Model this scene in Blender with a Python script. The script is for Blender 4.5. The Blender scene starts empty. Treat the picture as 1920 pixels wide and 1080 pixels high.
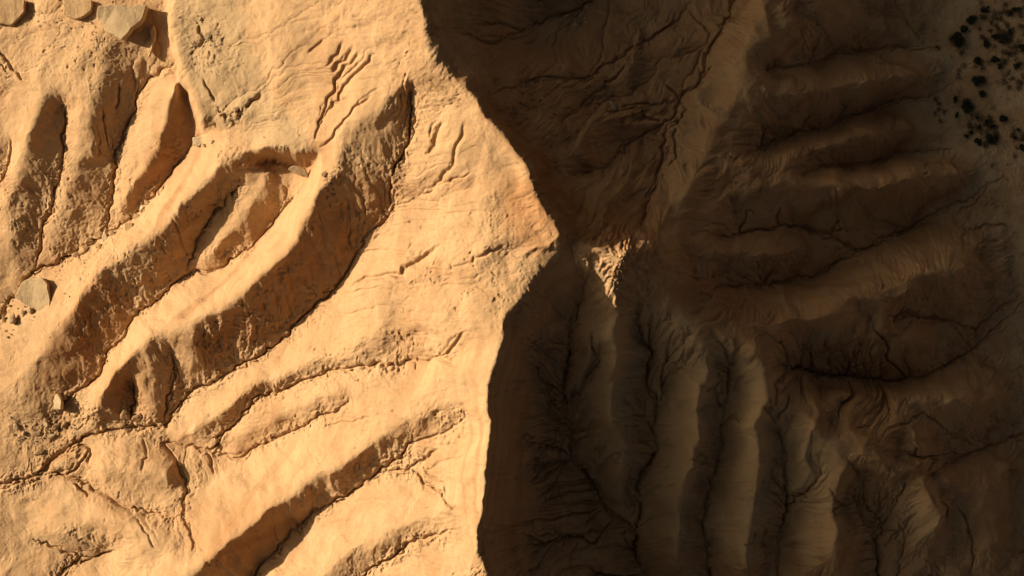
import bpy, bmesh, math, random, heapq
import numpy as np
from mathutils import Vector, noise as mnoise

C = bpy.context.scene
R = math.radians

# ------------------------------------------------------------------ camera (drone looking straight down)
CAM_D, ZREF = 300.0, 30.0            # metres above the reference level, reference level
cam = bpy.data.cameras.new('camera'); cam.sensor_width = 36.0
cam.lens = 36.0 * CAM_D / 192.0
cam.clip_end = 6000.0
camo = bpy.data.objects.new('camera', cam); C.collection.objects.link(camo)
camo.location = (0, 0, CAM_D + ZREF)
C.camera = camo

# ------------------------------------------------------------------ light
SUN_EL, SUN_AZ = 20.0, 16.0          # elevation; the sun stands to the left, AZ degrees towards the top of the picture
w = bpy.data.worlds.new('World'); C.world = w; w.use_nodes = True
nt = w.node_tree; nt.nodes.clear()
sky = nt.nodes.new('ShaderNodeTexSky'); sky.sky_type = 'NISHITA'; sky.sun_disc = False
sky.sun_elevation = R(SUN_EL)
sky.dust_density = 10.0; sky.air_density = 0.35; sky.ozone_density = 1.0
sky.sun_rotation = R(270 + SUN_AZ)
tint = nt.nodes.new('ShaderNodeMix'); tint.data_type = 'RGBA'; tint.blend_type = 'MULTIPLY'
tint.inputs['Factor'].default_value = 1.0
tint.inputs['B'].default_value = (.78, .74, .56, 1)      # warm white balance of the photograph
bg = nt.nodes.new('ShaderNodeBackground'); bg.inputs['Strength'].default_value = 0.05
wo = nt.nodes.new('ShaderNodeOutputWorld')
nt.links.new(sky.outputs[0], tint.inputs['A']); nt.links.new(tint.outputs['Result'], bg.inputs[0]); nt.links.new(bg.outputs[0], wo.inputs[0])
sun = bpy.data.lights.new('sun', 'SUN'); sun.energy = 5.0; sun.angle = R(0.5); sun.color = (1.0, 0.865, 0.65)
so = bpy.data.objects.new('sun', sun); C.collection.objects.link(so)
sd = Vector((-math.cos(R(SUN_AZ)) * math.cos(R(SUN_EL)), math.sin(R(SUN_AZ)) * math.cos(R(SUN_EL)), math.sin(R(SUN_EL))))
so.rotation_euler = sd.to_track_quat('Z', 'Y').to_euler()
so.location = (-200, 50, 150)
C.view_settings.view_transform = 'Standard'; C.view_settings.look = 'None'
C.view_settings.exposure = 0.42; C.view_settings.gamma = 1.0
C.cycles.max_bounces = 5; C.cycles.diffuse_bounces = 2

# ------------------------------------------------------------------ survey lines (photo pixels at 1920x1080, height in metres)
RIDGES = [
 # main crest
 [(700,-500,58),(745,-150,58),(770,-40,57.5),(785,20,57.5),(800,100,57),(840,130,57),(900,200,58),(960,270,58.5),(1000,330,59),(1030,395,59.5),(1055,435,60),(1048,470,57.4),(1036,500,56.4),(1000,540,56.4),(945,590,57.5),(935,640,58),(920,700,58.5),(925,760,58.5),(918,820,58.5),(912,900,58),(910,960,57),(890,1010,55),(882,1035,54),(912,1065,54),(940,1120,54),(960,1300,54),(960,1500,54)],
 # spur A
 [(800,108,57),(760,160,54.5),(690,215,51),(640,270,48.5),(605,350,46.5),(560,430,43.5),(510,490,40.5),(470,530,38),(420,570,35),(360,595,32),(310,620,29),(250,660,25.5),(210,700,22.5),(180,740,19),(168,785,15.5)],
 [(310,625,28.5),(298,680,25),(285,735,20),(272,790,16)],
 [(366,605,31),(362,650,28.5),(364,690,25.5)],
 # spur B
 [(462,280,38),(410,310,36),(380,350,34.5),(323,410,31.5),(290,440,29.5),(200,503,24.5),(133,583,21),(90,627,18.5),(43,697,15.5),(28,740,13)],
 # spur D
 [(500,330,35.5),(470,390,32.5),(430,440,29),(385,485,25.5)],
 # spur C
 [(905,600,56.5),(800,605,48.5),(700,640,42.5),(620,667,37),(560,690,33),(500,715,29.5),(430,755,25),(370,800,20),(330,825,17)],
 # spur E
 [(760,715,45),(650,722,38.5),(600,740,35),(550,765,31.5),(500,790,27.5),(465,818,23)],
 # spur F
 [(885,735,54.5),(800,755,49.5),(735,795,46),(700,835,43.5),(640,870,40),(590,900,36.5),(560,922,35),(500,965,34),(440,1010,31.5),(372,1062,28.5),(320,1110,26),(240,1200,20)],
 # spur G
 [(885,930,53),(800,975,47),(740,1003,43.5),(680,1022,40),(640,1038,37.5),(590,1085,34.5),(520,1180,31)],
 # small spur between G9 and its side gully
 [(850,815,49),(800,845,45.2),(755,872,41)],
 # fin
 [(329,122,33),(325,180,32),(312,240,30),(300,285,28),(270,330,24.5),(225,370,21),(208,392,18)],
 [(205,100,29),(178,165,27.5),(170,230,25.5),(155,300,22.5),(128,370,19),(90,440,16),(76,487,13.5)],
 [(145,205,25.5),(128,250,22.5),(126,285,20)],
 [(200,215,26.5),(196,260,23)],
 [(110,150,26),(72,195,25),(66,235,24),(52,285,21.5),(38,350,18.5),(14,385,17.5),(10,430,16),(18,480,13.5),(5,530,12)],
 [(30,150,22),(5,190,20),(-20,260,18),(-60,340,16)],
 # low left mounds
 [(95,890,13.2),(125,868,14.8),(158,845,13.4)],
 [(185,880,18),(240,885,20.5),(300,888,22),(328,900,21.5)],
 [(75,998,12.5),(120,993,15.5),(175,975,18),(230,965,20),(300,1000,22)],
 [(130,1058,12.5),(180,1040,13.8),(195,1062,14)],
 # bowl rim and divide going down-right
 [(1055,435,59.6),(1085,452,56.0),(1110,465,57.0),(1165,474,58),(1225,465,53.4),(1258,410,47),(1292,360,42.8),(1309,320,39.2),(1322,275,36.8),(1352,228,35.2),(1385,162,33.6),(1404,100,32.5),(1405,60,31.3),(1422,15,30.5),(1440,-60,31),(1460,-200,30)],
 [(1165,474,58),(1220,505,52),(1250,545,49.5),(1300,590,46),(1350,622,43),(1412,645,40.5),(1448,700,37),(1480,755,35),(1530,800,34),(1597,857,31.8),(1640,875,30.5),(1700,880,26),(1740,882,24),(1765,930,19),(1780,1000,15),(1790,1080,12)],
 # ribs inside the bowl
 [(880,100,52),(950,60,44),(1020,80,37),(1100,40,30),(1160,-20,25)],
 [(950,240,52),(1030,210,46),(1110,200,40),(1200,110,33),(1280,60,28)],
 [(1010,330,54),(1070,290,49),(1130,240,42),(1180,190,37),(1250,110,31)],
 # east-going spurs
 [(1404,100,32.5),(1450,70,31),(1500,40,27),(1560,30,20),(1620,40,13),(1690,50,5)],
 [(1385,162,33.6),(1440,165,33),(1500,165,30),(1580,160,24.5),(1650,160,19),(1700,150,13),(1755,150,5)],
 [(1318,310,39),(1390,315,36),(1440,300,32.5),(1520,278,27),(1600,252,21),(1660,246,15),(1720,246,8),(1755,250,3)],
 [(1262,405,46.8),(1320,375,39.6),(1400,345,34.3),(1480,335,31.2),(1520,342,30),(1600,345,26),(1680,335,21),(1760,325,14),(1810,320,7),(1832,325,2.5)],
 [(1228,468,53),(1300,480,44.5),(1380,478,39),(1470,475,33.5),(1530,468,28)],
 [(1412,640,40),(1440,600,40.5),(1500,588,37),(1560,565,33.3),(1640,540,28.3),(1700,528,25.3),(1760,508,23),(1830,505,15),(1880,512,6),(1900,515,2)],
 [(1500,588,38),(1560,592,35.5),(1612,603,32),(1660,640,25),(1740,645,18),(1790,640,9)],
 [(1485,757,34.5),(1560,738,30.5),(1640,738,27),(1720,742,23.5),(1800,752,20),(1845,765,15),(1885,775,6)],
 [(1742,884,24),(1790,900,20),(1830,925,15),(1870,900,11),(1905,860,4)],
 [(1845,940,14),(1870,1000,11),(1870,1080,9)],
 # south-going spurs
 [(1165,476,58),(1158,530,56),(1151,568,52.6),(1156,640,48.3),(1160,700,46),(1155,770,43),(1150,830,40),(1150,880,36.5),(1160,930,30)],
 [(1095,620,48),(1103,700,43.5),(1098,760,39.5)],
 [(1252,548,49.3),(1300,610,45.5),(1335,640,43.5),(1328,710,42.3),(1314,780,40.8),(1302,850,38.5),(1292,905,36),(1275,1000,29),(1265,1080,25)],
 [(1412,648,40.5),(1430,700,38.9),(1437,745,38.4),(1425,800,38.2),(1418,860,36.8),(1411,920,35),(1405,1000,31),(1405,1080,26)],
 [(1597,860,31.8),(1588,905,32),(1575,950,31),(1567,1010,29),(1570,1080,26)],
 [(1740,900,25),(1768,960,24),(1768,1010,21)],
]
VALLEYS = [
 # G1
 [(735,330,46.5),(745,390,42.5),(700,440,39.2),(645,517,35),(590,582,31),(560,605,29.3),(480,666,25),(375,722,20),(308,790,15.5),(220,805,13.8),(130,835,12.6),(85,880,11.5),(0,905,10.8),(-120,960,9.5),(-300,1000,9)],
 [(782,180,51.5),(770,260,48.5),(737,325,46.6)],
 # G2
 [(572,345,35),(530,397,30.8),(492,450,27.3),(405,502,23.6),(355,520,21.6),(258,582,18.6),(225,640,16),(170,710,13.8),(113,755,12.4),(105,800,12)],
 [(455,345,32.5),(410,392,28.6),(375,440,25.2),(357,515,21.7)],
 [(250,720,16),(232,785,13.8)], [(330,660,24.6),(318,720,20.5),(300,785,16)],
 # G3
 [(366,245,27),(345,298,24.5),(300,352,21.5),(265,392,19),(200,432,16.6),(140,472,14.4),(60,510,12.5),(18,570,11.5),(-10,620,11),(-80,700,10)],
 # G4
 [(326,117,29.5),(280,147,27),(247,220,23.5),(231,277,21.5),(213,293,20.5),(207,350,18.4),(197,425,16.6)],
 # G5
 [(123,195,23),(112,260,21),(120,320,18.5),(107,363,17),(70,440,14.3),(62,505,12.4)],
 [(22,255,18),(14,330,15.5),(-10,370,14),(-60,450,12)],
 # G7
 [(862,655,51),(782,680,45),(700,687,39.5),(622,693,34.3),(562,717,30),(478,747,25),(443,787,21.3),(420,817,18.8),(400,845,16.8),(340,838,15.8),(305,825,15)],
 [(655,750,37.3),(613,777,33),(547,813,27.3),(503,833,23),(450,858,19.3),(405,850,17)],
 # G9
 [(880,772,52.8),(857,800,50),(813,817,46.5),(763,833,43),(747,860,41),(707,883,38.2),(647,920,33.3),(580,967,27.8),(513,1030,23.5),(480,1075,21.5),(400,1180,19),(300,1300,16)],
 [(828,840,47.5),(800,865,44.4),(760,884,41.2),(710,884,38.4)],
 [(860,965,50.5),(815,925,46),(772,884,41.6)],
 [(850,1000,49.5),(810,1010,45.8),(765,1028,42),(717,1048,38),(680,1085,34.5),(600,1200,29)],
 # low left
 [(362,1045,24),(357,990,22.6),(347,930,20.5),(328,872,18.3),(302,825,15.4)],
 [(330,975,20),(285,955,18.4),(235,945,16.8),(170,920,14.5),(140,898,12.6),(85,885,11.6)],
 [(165,880,14.8),(172,850,13.6),(150,830,12.8)],
 [(60,1010,11.2),(110,1030,12),(150,1050,12.4),(110,1075,11.5),(60,1120,10.5)],
 [(200,1030,14.4),(150,1062,12.6)],
 # bowl
 [(1100,323,45),(1150,296,40.5),(1200,267,36.5),(1243,240,34.8),(1267,213,33.4),(1280,180,32.3),(1313,140,30.2),(1347,73,27.6),(1367,20,25.5),(1390,-60,22),(1420,-200,12)],
 [(860,60,51),(930,85,46),(985,50,38),(1060,30,31),(1130,-20,25)],
 [(925,180,52),(1000,150,45),(1090,145,38),(1150,110,34),(1220,75,29),(1300,15,23)],
 [(1050,235,45),(1120,170,38.5),(1170,120,34)],
 [(1200,430,48),(1225,360,42.5),(1240,300,37.5),(1250,240,34)],
 # east-going
 [(1425,128,30.5),(1487,127,26.5),(1530,113,21.5),(1570,93,16),(1620,87,10),(1690,82,4),(1750,95,1.2)],
 [(1355,298,38),(1380,295,34.5),(1440,275,29),(1480,262,25),(1520,240,20.5),(1600,218,13),(1680,188,5.5),(1760,176,1.6),(1792,165,0.8)],
 [(1500,322,27.5),(1570,313,20),(1653,300,10.5),(1693,290,6),(1747,278,1.8),(1800,280,0.8)],
 [(1290,438,43.5),(1380,430,36),(1463,423,30.5),(1547,430,25),(1570,440,23),(1613,467,19.5),(1673,457,14.5),(1707,433,11),(1730,417,8.5),(1780,387,4.5),(1827,363,2),(1880,330,.5)],
 [(1330,545,41.5),(1400,542,36),(1440,535,33.5),(1493,530,29.5),(1533,517,26.3),(1567,493,23),(1613,468,19.7)],
 [(1665,592,26),(1720,590,20),(1780,600,14),(1830,608,8),(1890,570,3),(1920,545,1)],
 [(1445,690,34),(1513,697,28.5),(1580,703,22),(1657,710,16),(1713,707,12.3),(1763,697,9),(1800,663,6.5),(1847,637,4.3),(1920,560,1)],
 [(1735,905,19.5),(1780,878,13),(1827,853,8),(1897,823,3),(1940,800,1.2)],
 # south-going
 [(1095,515,50.8),(1085,560,48),(1070,610,46),(1060,670,42),(1060,720,37.5),(1067,790,33.5),(1075,860,29.5),(1110,900,26.5),(1150,960,22.5),(1183,985,20.5),(1200,1030,17.5),(1215,1085,14),(1240,1300,6)],
 [(1128,660,43),(1110,710,39.6),(1085,760,36),(1068,795,33.3)],
 [(1000,670,47.5),(1035,740,39),(1064,785,33.8)],
 [(985,868,41),(1030,868,34),(1075,865,29.3)],
 [(1000,1030,36),(1080,1000,30),(1140,990,25.8),(1180,985,22.6)],
 [(1195,560,48.5),(1200,610,43),(1205,660,38.5),(1215,720,35),(1228,780,32),(1222,850,28.5),(1205,920,24.5),(1183,985,20.5)],
 [(1280,680,39.5),(1252,735,35),(1230,778,32)],
 [(1375,680,36),(1366,730,33.2),(1356,800,30),(1344,870,26.8),(1332,930,23.5),(1314,985,20.5),(1325,1040,17.5),(1328,1085,15),(1330,1300,8)],
 [(1457,770,33),(1459,830,29),(1472,900,25.5),(1473,980,21.8),(1463,1050,18),(1460,1085,16),(1460,1300,9)],
 [(1625,890,26.5),(1612,960,22),(1640,1000,18.5),(1648,1060,15.5),(1650,1085,14.5),(1660,1300,7)],
 [(1700,900,23),(1670,960,20),(1645,1005,18.4)],
 [(1800,950,15.5),(1822,1010,11),(1825,1080,8.5)],
 # the flat wash on the right and beyond
 [(1760,40,1.5),(1775,100,1),(1800,170,.7),(1850,260,.4),(1900,420,.5),(1925,600,.6),(1935,800,.8),(1930,1000,1.5),(1940,1200,2)],
 [(1740,-300,2),(1760,-60,1.8)],
 [(1900,-300,.2),(1900,60,.3),(1900,250,.2),(1990,500,0),(2050,900,0),(2100,1200,0)],
 [(2200,-300,1.5),(2200,1400,1.5)],
 [(-250,-400,16),(-250,100,14),(-250,600,9.5),(-250,900,8.5),(-250,1400,10)],
]
# plateau surfaces and cliffs: pairs of lines (upper lip / foot)
OTHER = [
 [(60,-300,24),(60,20,24),(60,90,24)], [(180,-200,30),(180,60,29.5),(150,120,27.5)],
 [(316,-200,31.5),(314,20,31),(316,60,30.5),(324,108,29.8),(336,160,28.6),(352,215,27.6),(366,243,27.2)],
 [(326,-200,36),(325,20,36),(328,60,36),(338,112,35.6),(350,165,34.8),(372,225,34),(382,238,33.8)],
 [(400,60,38.2),(420,150,38),(440,205,37.6),(455,222,37.6)],
 [(382,247,31),(430,241,34.2),(460,246,35.5),(478,268,36.6)],
 [(478,282,40.5),(520,284,43),(560,288,44),(592,288,44)],
 [(484,304,33.5),(520,312,32.6),(560,320,32.8),(582,316,34.5)],
 [(530,100,43.5),(560,200,43)], [(640,60,49),(650,150,48)], [(480,-150,41),(620,-150,48)],
 [(960,440,57.6),(900,470,55.2),(820,500,50.5),(720,530,44.5),(690,545,42)],
 [(950,330,57),(880,360,53.5),(800,400,48),(760,430,45)],
 [(860,250,55.5),(830,330,51.8)],
 [(880,700,55.5),(800,700,48.2)],
]
# narrow cracks and rills cut into the surface: (points, depth, half width)
CRACKS = [
 ([(650,110),(625,150),(610,180),(600,215),(590,265)],1.0,.45), ([(697,95),(670,130),(640,160),(610,205),(592,265)],.9,.45),
 ([(692,185),(660,205),(640,235),(622,265),(598,280)],.9,.4), ([(660,80),(640,110),(625,135)],.8,.6),
 ([(640,75),(615,120)],.6,.5),([(600,70),(580,95)],.5,.4), ([(665,95),(640,130)],.7,.5),
 ([(870,235),(850,310),(820,345),(790,365)],.7,.5), ([(835,240),(805,285)],1.0,.8), ([(880,330),(820,350),(780,375)],.6,.4),
 ([(950,455),(900,480),(850,500),(840,490)],.6,.5), ([(820,465),(780,490),(740,515),(690,525),(665,535)],1.3,.8),
 ([(905,510),(860,525),(800,500)],.3,.4),
 ([(880,620),(850,650),(810,670)],.8,.5),
 ([(827,838),(812,855),(790,875)],1.0,.6), ([(795,870),(820,905),(840,940)],.7,.4),
 ([(875,850),(840,865),(805,880)],.4,.4), ([(690,780),(640,785),(615,795)],.5,.4),
 ([(140,912),(165,938)],1.3,.35), ([(85,888),(105,860),(135,832)],1.2,.8), ([(0,915),(40,900),(80,893)],.8,.35),
 ([(105,898),(125,893),(150,878),(170,850)],.9,.4),
 ([(395,850),(398,870),(400,885)],1.1,.35), ([(250,965),(275,1000),(290,1030)],.5,.3),
 ([(340,930),(352,960),(355,1010),(360,1050)],.7,.4), ([(262,820),(268,850),(265,890)],.4,.4),
 ([(130,1060),(160,1050),(190,1042)],1.1,.4), ([(323,410),(335,440),(350,480)],.9,.6),
 ([(0,85),(20,110),(35,125),(55,150)],.8,.4),
 ([(380,150),(395,190)],.7,.35), ([(484,172),(462,200)],1.0,.45), ([(377,50),(383,80),(372,95)],.9,.4),
 ([(180,240),(175,290)],.4,.3), ([(195,200),(193,250),(200,280)],.8,.4),([(218,150),(222,200)],.8,.5),([(260,170),(255,200)],.6,.4),
 ([(1290,700),(1262,740),(1240,770)],1.0,.45), ([(1300,690),(1270,705),(1250,740)],.8,.4), ([(1290,650),(1275,690)],.7,.4),
 ([(1110,755),(1090,780),(1075,820)],1.0,.5), ([(1120,785),(1095,810)],.8,.4), ([(1000,750),(1030,770),(1060,800)],1.2,.6),
 ([(960,770),(1010,780),(1040,800)],.8,.5), ([(1170,745),(1195,790),(1215,800)],1.0,.45), ([(1185,740),(1210,770)],.9,.45),
 ([(1170,800),(1200,800),(1220,820)],.9,.4), ([(1180,870),(1185,920),(1180,960)],.8,.3), ([(990,870),(950,900)],.9,.5), ([(990,870),(960,860)],.8,.4),
 ([(1400,710),(1375,735)],.9,.4), ([(1340,700),(1355,740)],1.0,.5), ([(1345,720),(1325,740)],.8,.4),
 ([(1470,700),(1450,720),(1455,760)],1.1,.5), ([(1480,725),(1460,740)],.9,.4), ([(1435,920),(1460,935),(1475,960)],1.1,.45), ([(1450,900),(1470,920)],.9,.4),
 ([(1720,960),(1680,1000),(1655,1030)],1.1,.4), ([(1690,970),(1670,1020)],.9,.4), ([(1620,960),(1640,1000)],.9,.5), ([(1680,930),(1660,980)],.6,.35),
 ([(1560,300),(1530,240)],.0,.3), ([(1665,100),(1660,140)],.6,.3), ([(1750,295),(1735,335)],.9,.35), ([(1810,430),(1860,422),(1900,425)],.9,.4),
 ([(1830,475),(1850,445),(1880,450)],.7,.35), ([(1820,420),(1800,470)],.8,.35), ([(1790,400),(1850,360),(1860,340)],.6,.3),
 ([(1413,435),(1420,470)],.0,.3), ([(1410,490),(1425,510)],.7,.4), ([(1540,600),(1600,640)],.0,.3), ([(1580,640),(1600,680)],.8,.45),
 ([(1560,650),(1575,690)],.7,.45), ([(1605,610),(1620,660)],.6,.4), ([(1200,300),(1230,330),(1262,320)],.5,.4), ([(1262,240),(1270,300),(1255,310)],.8,.4),
 ([(1160,195),(1270,185)],.8,.35), ([(1130,210),(1190,195)],.7,.4),
 ([(760,140),(745,200)],.3,.5),
]

X0, X1, Y0, Y1 = -124.0, 124.0, -76.0, 76.0
def unproj(px, py, z):
    k = 0.1 * (CAM_D - (z - ZREF)) / CAM_D
    return (px - 960) * k, -(py - 540) * k
def sample_line(pts, step, jit=0.0, rng=None):
    P = np.array([(*unproj(a, b, c), c) for a, b, c in pts]); out = []
    for i in range(len(P) - 1):
        n = max(1, int(np.hypot(*(P[i+1] - P[i])[:2]) / step))
        t = np.arange(n)[:, None] / n
        out.append(P[i] * (1 - t) + P[i+1] * t)
    out.append(P[-1:]); return np.concatenate(out)

# ------------------------------------------------------------------ noise and filters
def vnoise(X, Y, scale, seed):
    r = np.random.RandomState(seed); n = 256
    G = r.rand(n, n).astype(np.float32) * 2 - 1
    x = X / scale + seed * 7.31; y = Y / scale + seed * 3.77
    xi = np.floor(x).astype(np.int32); yi = np.floor(y).astype(np.int32)
    fx = (x - xi).astype(np.float32); fy = (y - yi).astype(np.float32)
    fx = fx*fx*fx*(fx*(fx*6-15)+10); fy = fy*fy*fy*(fy*(fy*6-15)+10)
    a = G[yi % n, xi % n]; b = G[yi % n, (xi+1) % n]; c = G[(yi+1) % n, xi % n]; d = G[(yi+1) % n, (xi+1) % n]
    return (a*(1-fx)+b*fx)*(1-fy) + (c*(1-fx)+d*fx)*fy
def fbm(X, Y, scale, seed, octv=4, gain=.5):
    s = 0; a = 1.0; tot = 0
    c, sn = math.cos(.6), math.sin(.6)
    for o in range(octv):
        s = s + a * vnoise(X, Y, scale, seed + o * 13); tot += a; a *= gain; scale *= .5
        X, Y = X * c - Y * sn, X * sn + Y * c
    return s / tot
def blur(A, s):
    r = int(3 * s + 1); k = np.exp(-.5 * (np.arange(-r, r+1) / s)**2); k /= k.sum()
    for ax in (0, 1):
        P = np.pad(A, [(r, r) if a == ax else (0, 0) for a in (0, 1)], mode='edge'); B = 0
        for i, q in enumerate(k):
            B = B + q * (P[i:i+A.shape[0]] if ax == 0 else P[:, i:i+A.shape[1]])
        A = B
    return A
def bil(Z, x, y, st):
    gx = np.clip((x - X0) / st, 0, Z.shape[1] - 1.001); gy = np.clip((y - Y0) / st, 0, Z.shape[0] - 1.001)
    i = gx.astype(np.int32); j = gy.astype(np.int32); fx = gx - i; fy = gy - j
    return (Z[j, i]*(1-fx)+Z[j, i+1]*fx)*(1-fy) + (Z[j+1, i]*(1-fx)+Z[j+1, i+1]*fx)*fy

# ------------------------------------------------------------------ terrain: membrane through the survey lines
def deepen(l):
    o_ = []
    for k_, (a, b_, c_) in enumerate(l):
        if a > 1400 and 0 < b_ < 720 and a < 1900 and k_ > 0: c_ -= min(4.0, max(0, c_ - 1) * .22)
        o_.append((a, b_, c_))
    return o_
VALLEYS = [deepen(l) for l in VALLEYS]
ALL = [sample_line(l, .15) for l in RIDGES + VALLEYS + OTHER]
PTS = np.concatenate(ALL)
Z = None
for st, its in ((4, 500), (2, 300), (1, 250), (.5, 220), (.25, 140)):
    nx = int((X1 - X0) / st) + 1; ny = int((Y1 - Y0) / st) + 1
    gx = X0 + np.arange(nx) * st; gy = Y0 + np.arange(ny) * st
    if Z is None: Z = np.full((ny, nx), 25.0)
    else:
        XX, YY = np.meshgrid(gx, gy); Z = bil(Z, XX, YY, st * 2)
    i = np.round((PTS[:, 0] - X0) / st).astype(int); j = np.round((PTS[:, 1] - Y0) / st).astype(int)
    ok = (i >= 0) & (i < nx) & (j >= 0) & (j < ny); i, j, zz = i[ok], j[ok], PTS[ok, 2]
    S = np.zeros((ny, nx)); N = np.zeros((ny, nx)); np.add.at(S, (j, i), zz); np.add.at(N, (j, i), 1)
    M = N > 0; V = np.where(M, S / np.maximum(N, 1), 0)
    for _ in range(its):
        P = np.pad(Z, 1, mode='edge')
        Z = .25 * (P[:-2, 1:-1] + P[2:, 1:-1] + P[1:-1, :-2] + P[1:-1, 2:])
        Z[M] = V[M]
ST = .25
XX, YY = np.meshgrid(gx, gy)
base = Z.copy()
# keep crests crisp along the great divide, round the lesser spurs
def near(lines, rad):
    D = np.zeros((ny, nx))
    for l in lines:
        q = sample_line(l, .2); i = np.round((q[:, 0]-X0)/ST).astype(int); j = np.round((q[:, 1]-Y0)/ST).astype(int)
        ok = (i >= 0) & (i < nx) & (j >= 0) & (j < ny); D[j[ok], i[ok]] = 1
    B = blur(D, rad / ST); return np.clip(B * rad / ST * 2.5, 0, 1)
crisp = np.clip(near(RIDGES[:1] + [RIDGES[21][:5]] + OTHER[2:4] + OTHER[5:8] + [RIDGES[11]], 1.6) * 1.4, 0, 1)
sharpv = near(VALLEYS[:-5], 1.2) * .5
k = np.clip(crisp + sharpv, 0, 1)
Z = blur(base, .85 / ST) * (1 - k) + blur(base, .35 / ST) * k
right = np.clip((XX - (-4)) / 8, 0, 1)
dend = np.clip((-YY - 1) / 8, 0, 1) * right * np.clip((86 - XX) / 8, 0, 1)
flat = np.clip(1 - (base - 1.0) / 4, 0, 1)
Z += fbm(XX, YY, 9, 3, 3) * (.9 + .5 * right) * (1 - crisp) * (1 - .7 * flat)
Z += fbm(XX, YY, 2.6, 21, 3) * .28 * (1 - .6 * flat)
Z -= np.abs(fbm(XX, YY, 11, 801, 3)) * 3.2 * right * (1 - crisp) * (1 - flat)

# ------------------------------------------------------------------ running water: stream-power incision down to the surveyed gullies
fix = np.zeros((ny, nx), bool)
for l in VALLEYS:
    q = sample_line(l, .15); i = np.round((q[:, 0]-X0)/ST).astype(int); j = np.round((q[:, 1]-Y0)/ST).astype(int)
    ok = (i >= 0) & (i < nx) & (j >= 0) & (j < ny); fix[j[ok], i[ok]] = True
def fill(Zi):
    z = Zi.ravel().tolist(); n = nx * ny; done = bytearray(n); h = []
    for c in list(range(nx)) + list(range(n-nx, n)) + list(range(0, n, nx)) + list(range(nx-1, n, nx)):
        if not done[c]: done[c] = 1; h.append((z[c], c))
    heapq.heapify(h); pop = heapq.heappop; push = heapq.heappush
    offs = (-nx, nx, -1, 1, -nx-1, -nx+1, nx-1, nx+1)
    while h:
        v, c = pop(h)
        for o in offs:
            d = c + o
            if 0 <= d < n and not done[d]:
                done[d] = 1
                if z[d] <= v: z[d] = v + 1e-4
                push(h, (z[d], d))
    return np.array(z).reshape(ny, nx)
rng = np.random.RandomState(5)
Zw = fill(Z + rng.randn(ny, nx) * .02)
Zstart = Zw.copy()
gy_, gx_ = np.gradient(blur(Z, 3), ST)
dn = np.clip((-gx_ * .8 + gy_ * .6 - .1) * 1.6, 0, 1)
KD = 0.022 + .085 * dend + .008 * right + .06 * dn * (1 - right)
area = None
for it in range(6):
    P = np.pad(Zw, 1, constant_values=1e9); bd = np.zeros((ny, nx)); br = np.arange(nx*ny).reshape(ny, nx).copy()
    idx = np.arange(nx*ny).reshape(ny, nx); bl = np.ones((ny, nx))
    for dj in (-1, 0, 1):
        for di in (-1, 0, 1):
            if di == 0 and dj == 0: continue
            L = math.hypot(di, dj)
            s = (Zw - P[1+dj:1+dj+ny, 1+di:1+di+nx]) / L * (1 + .12 * rng.rand())
            m = s > bd; bd[m] = s[m]; br[m] = (idx + dj*nx + di)[m]; bl[m] = L
    order = np.argsort(-Zw.ravel(), kind='stable'); ol = order.tolist(); rec = br.ravel().tolist()
    A = [1.0] * (nx*ny)
    for c in ol:
        r_ = rec[c]
        if r_ != c: A[r_] += A[c]
    An = np.array(A); area = An.reshape(ny, nx) * ST * ST
    F = (KD * np.minimum(area, 400)**.5 / (bl * ST) * .55)
    F[fix] = 0
    f = F.ravel().tolist(); z = Zw.ravel().tolist()
    for c in reversed(ol):
        r_ = rec[c]
        if r_ != c:
            q = f[c]; z[c] = (z[c] + q * z[r_]) / (1 + q)
    Zw = np.array(z).reshape(ny, nx)
    Zw = Zw * .8 + blur(Zw, .9) * .2
cut = np.clip(Zstart - Zw, 0, 3.0)
cutL = blur(cut, 8)                     # the broad lowering would move the spurs, keep only the rills
rill = cut - np.minimum(cutL, cut.mean() + cutL) * .8
Z = Zstart - rill * (1.0 + .25 * right) * (1 - .75 * crisp) * (1 - .5 * flat)
Z = Z * .75 + blur(Z, .8) * .25

# ------------------------------------------------------------------ final sheet: fine in the middle, stretching to the horizon
FS = .145
mx = np.arange(-110, 110 + FS / 2, FS); my = np.arange(-64, 64 + FS / 2, FS)
g = np.cumsum(FS * 1.09 ** np.arange(1, 78))
ax = np.concatenate([-110 - g[::-1], mx, mx[-1] + g]); ay = np.concatenate([-64 - g[::-1], my, my[-1] + g])
NX, NY = len(ax), len(ay)
FX, FY = np.meshgrid(ax, ay)
def smoothsample(A): return bil(A, FX, FY, ST)
H = smoothsample(Z)
gyy, gxx = np.gradient(blur(Z, 2.0), ST)
SX, SY = smoothsample(gxx), smoothsample(gyy)
slope = np.hypot(SX, SY)
inner = np.clip(np.minimum(118 - np.abs(FX), 70 - np.abs(FY)) / 6, 0, 1)
fl = smoothsample(flat)
shady = np.clip((SX * -.85 + SY * .52) * -1 , -1, 1)      # >0 on faces looking down-right
down = np.clip((-SX * .8 + SY * .6 - .1) * 1.6, 0, 1)       # faces looking right / down
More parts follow.
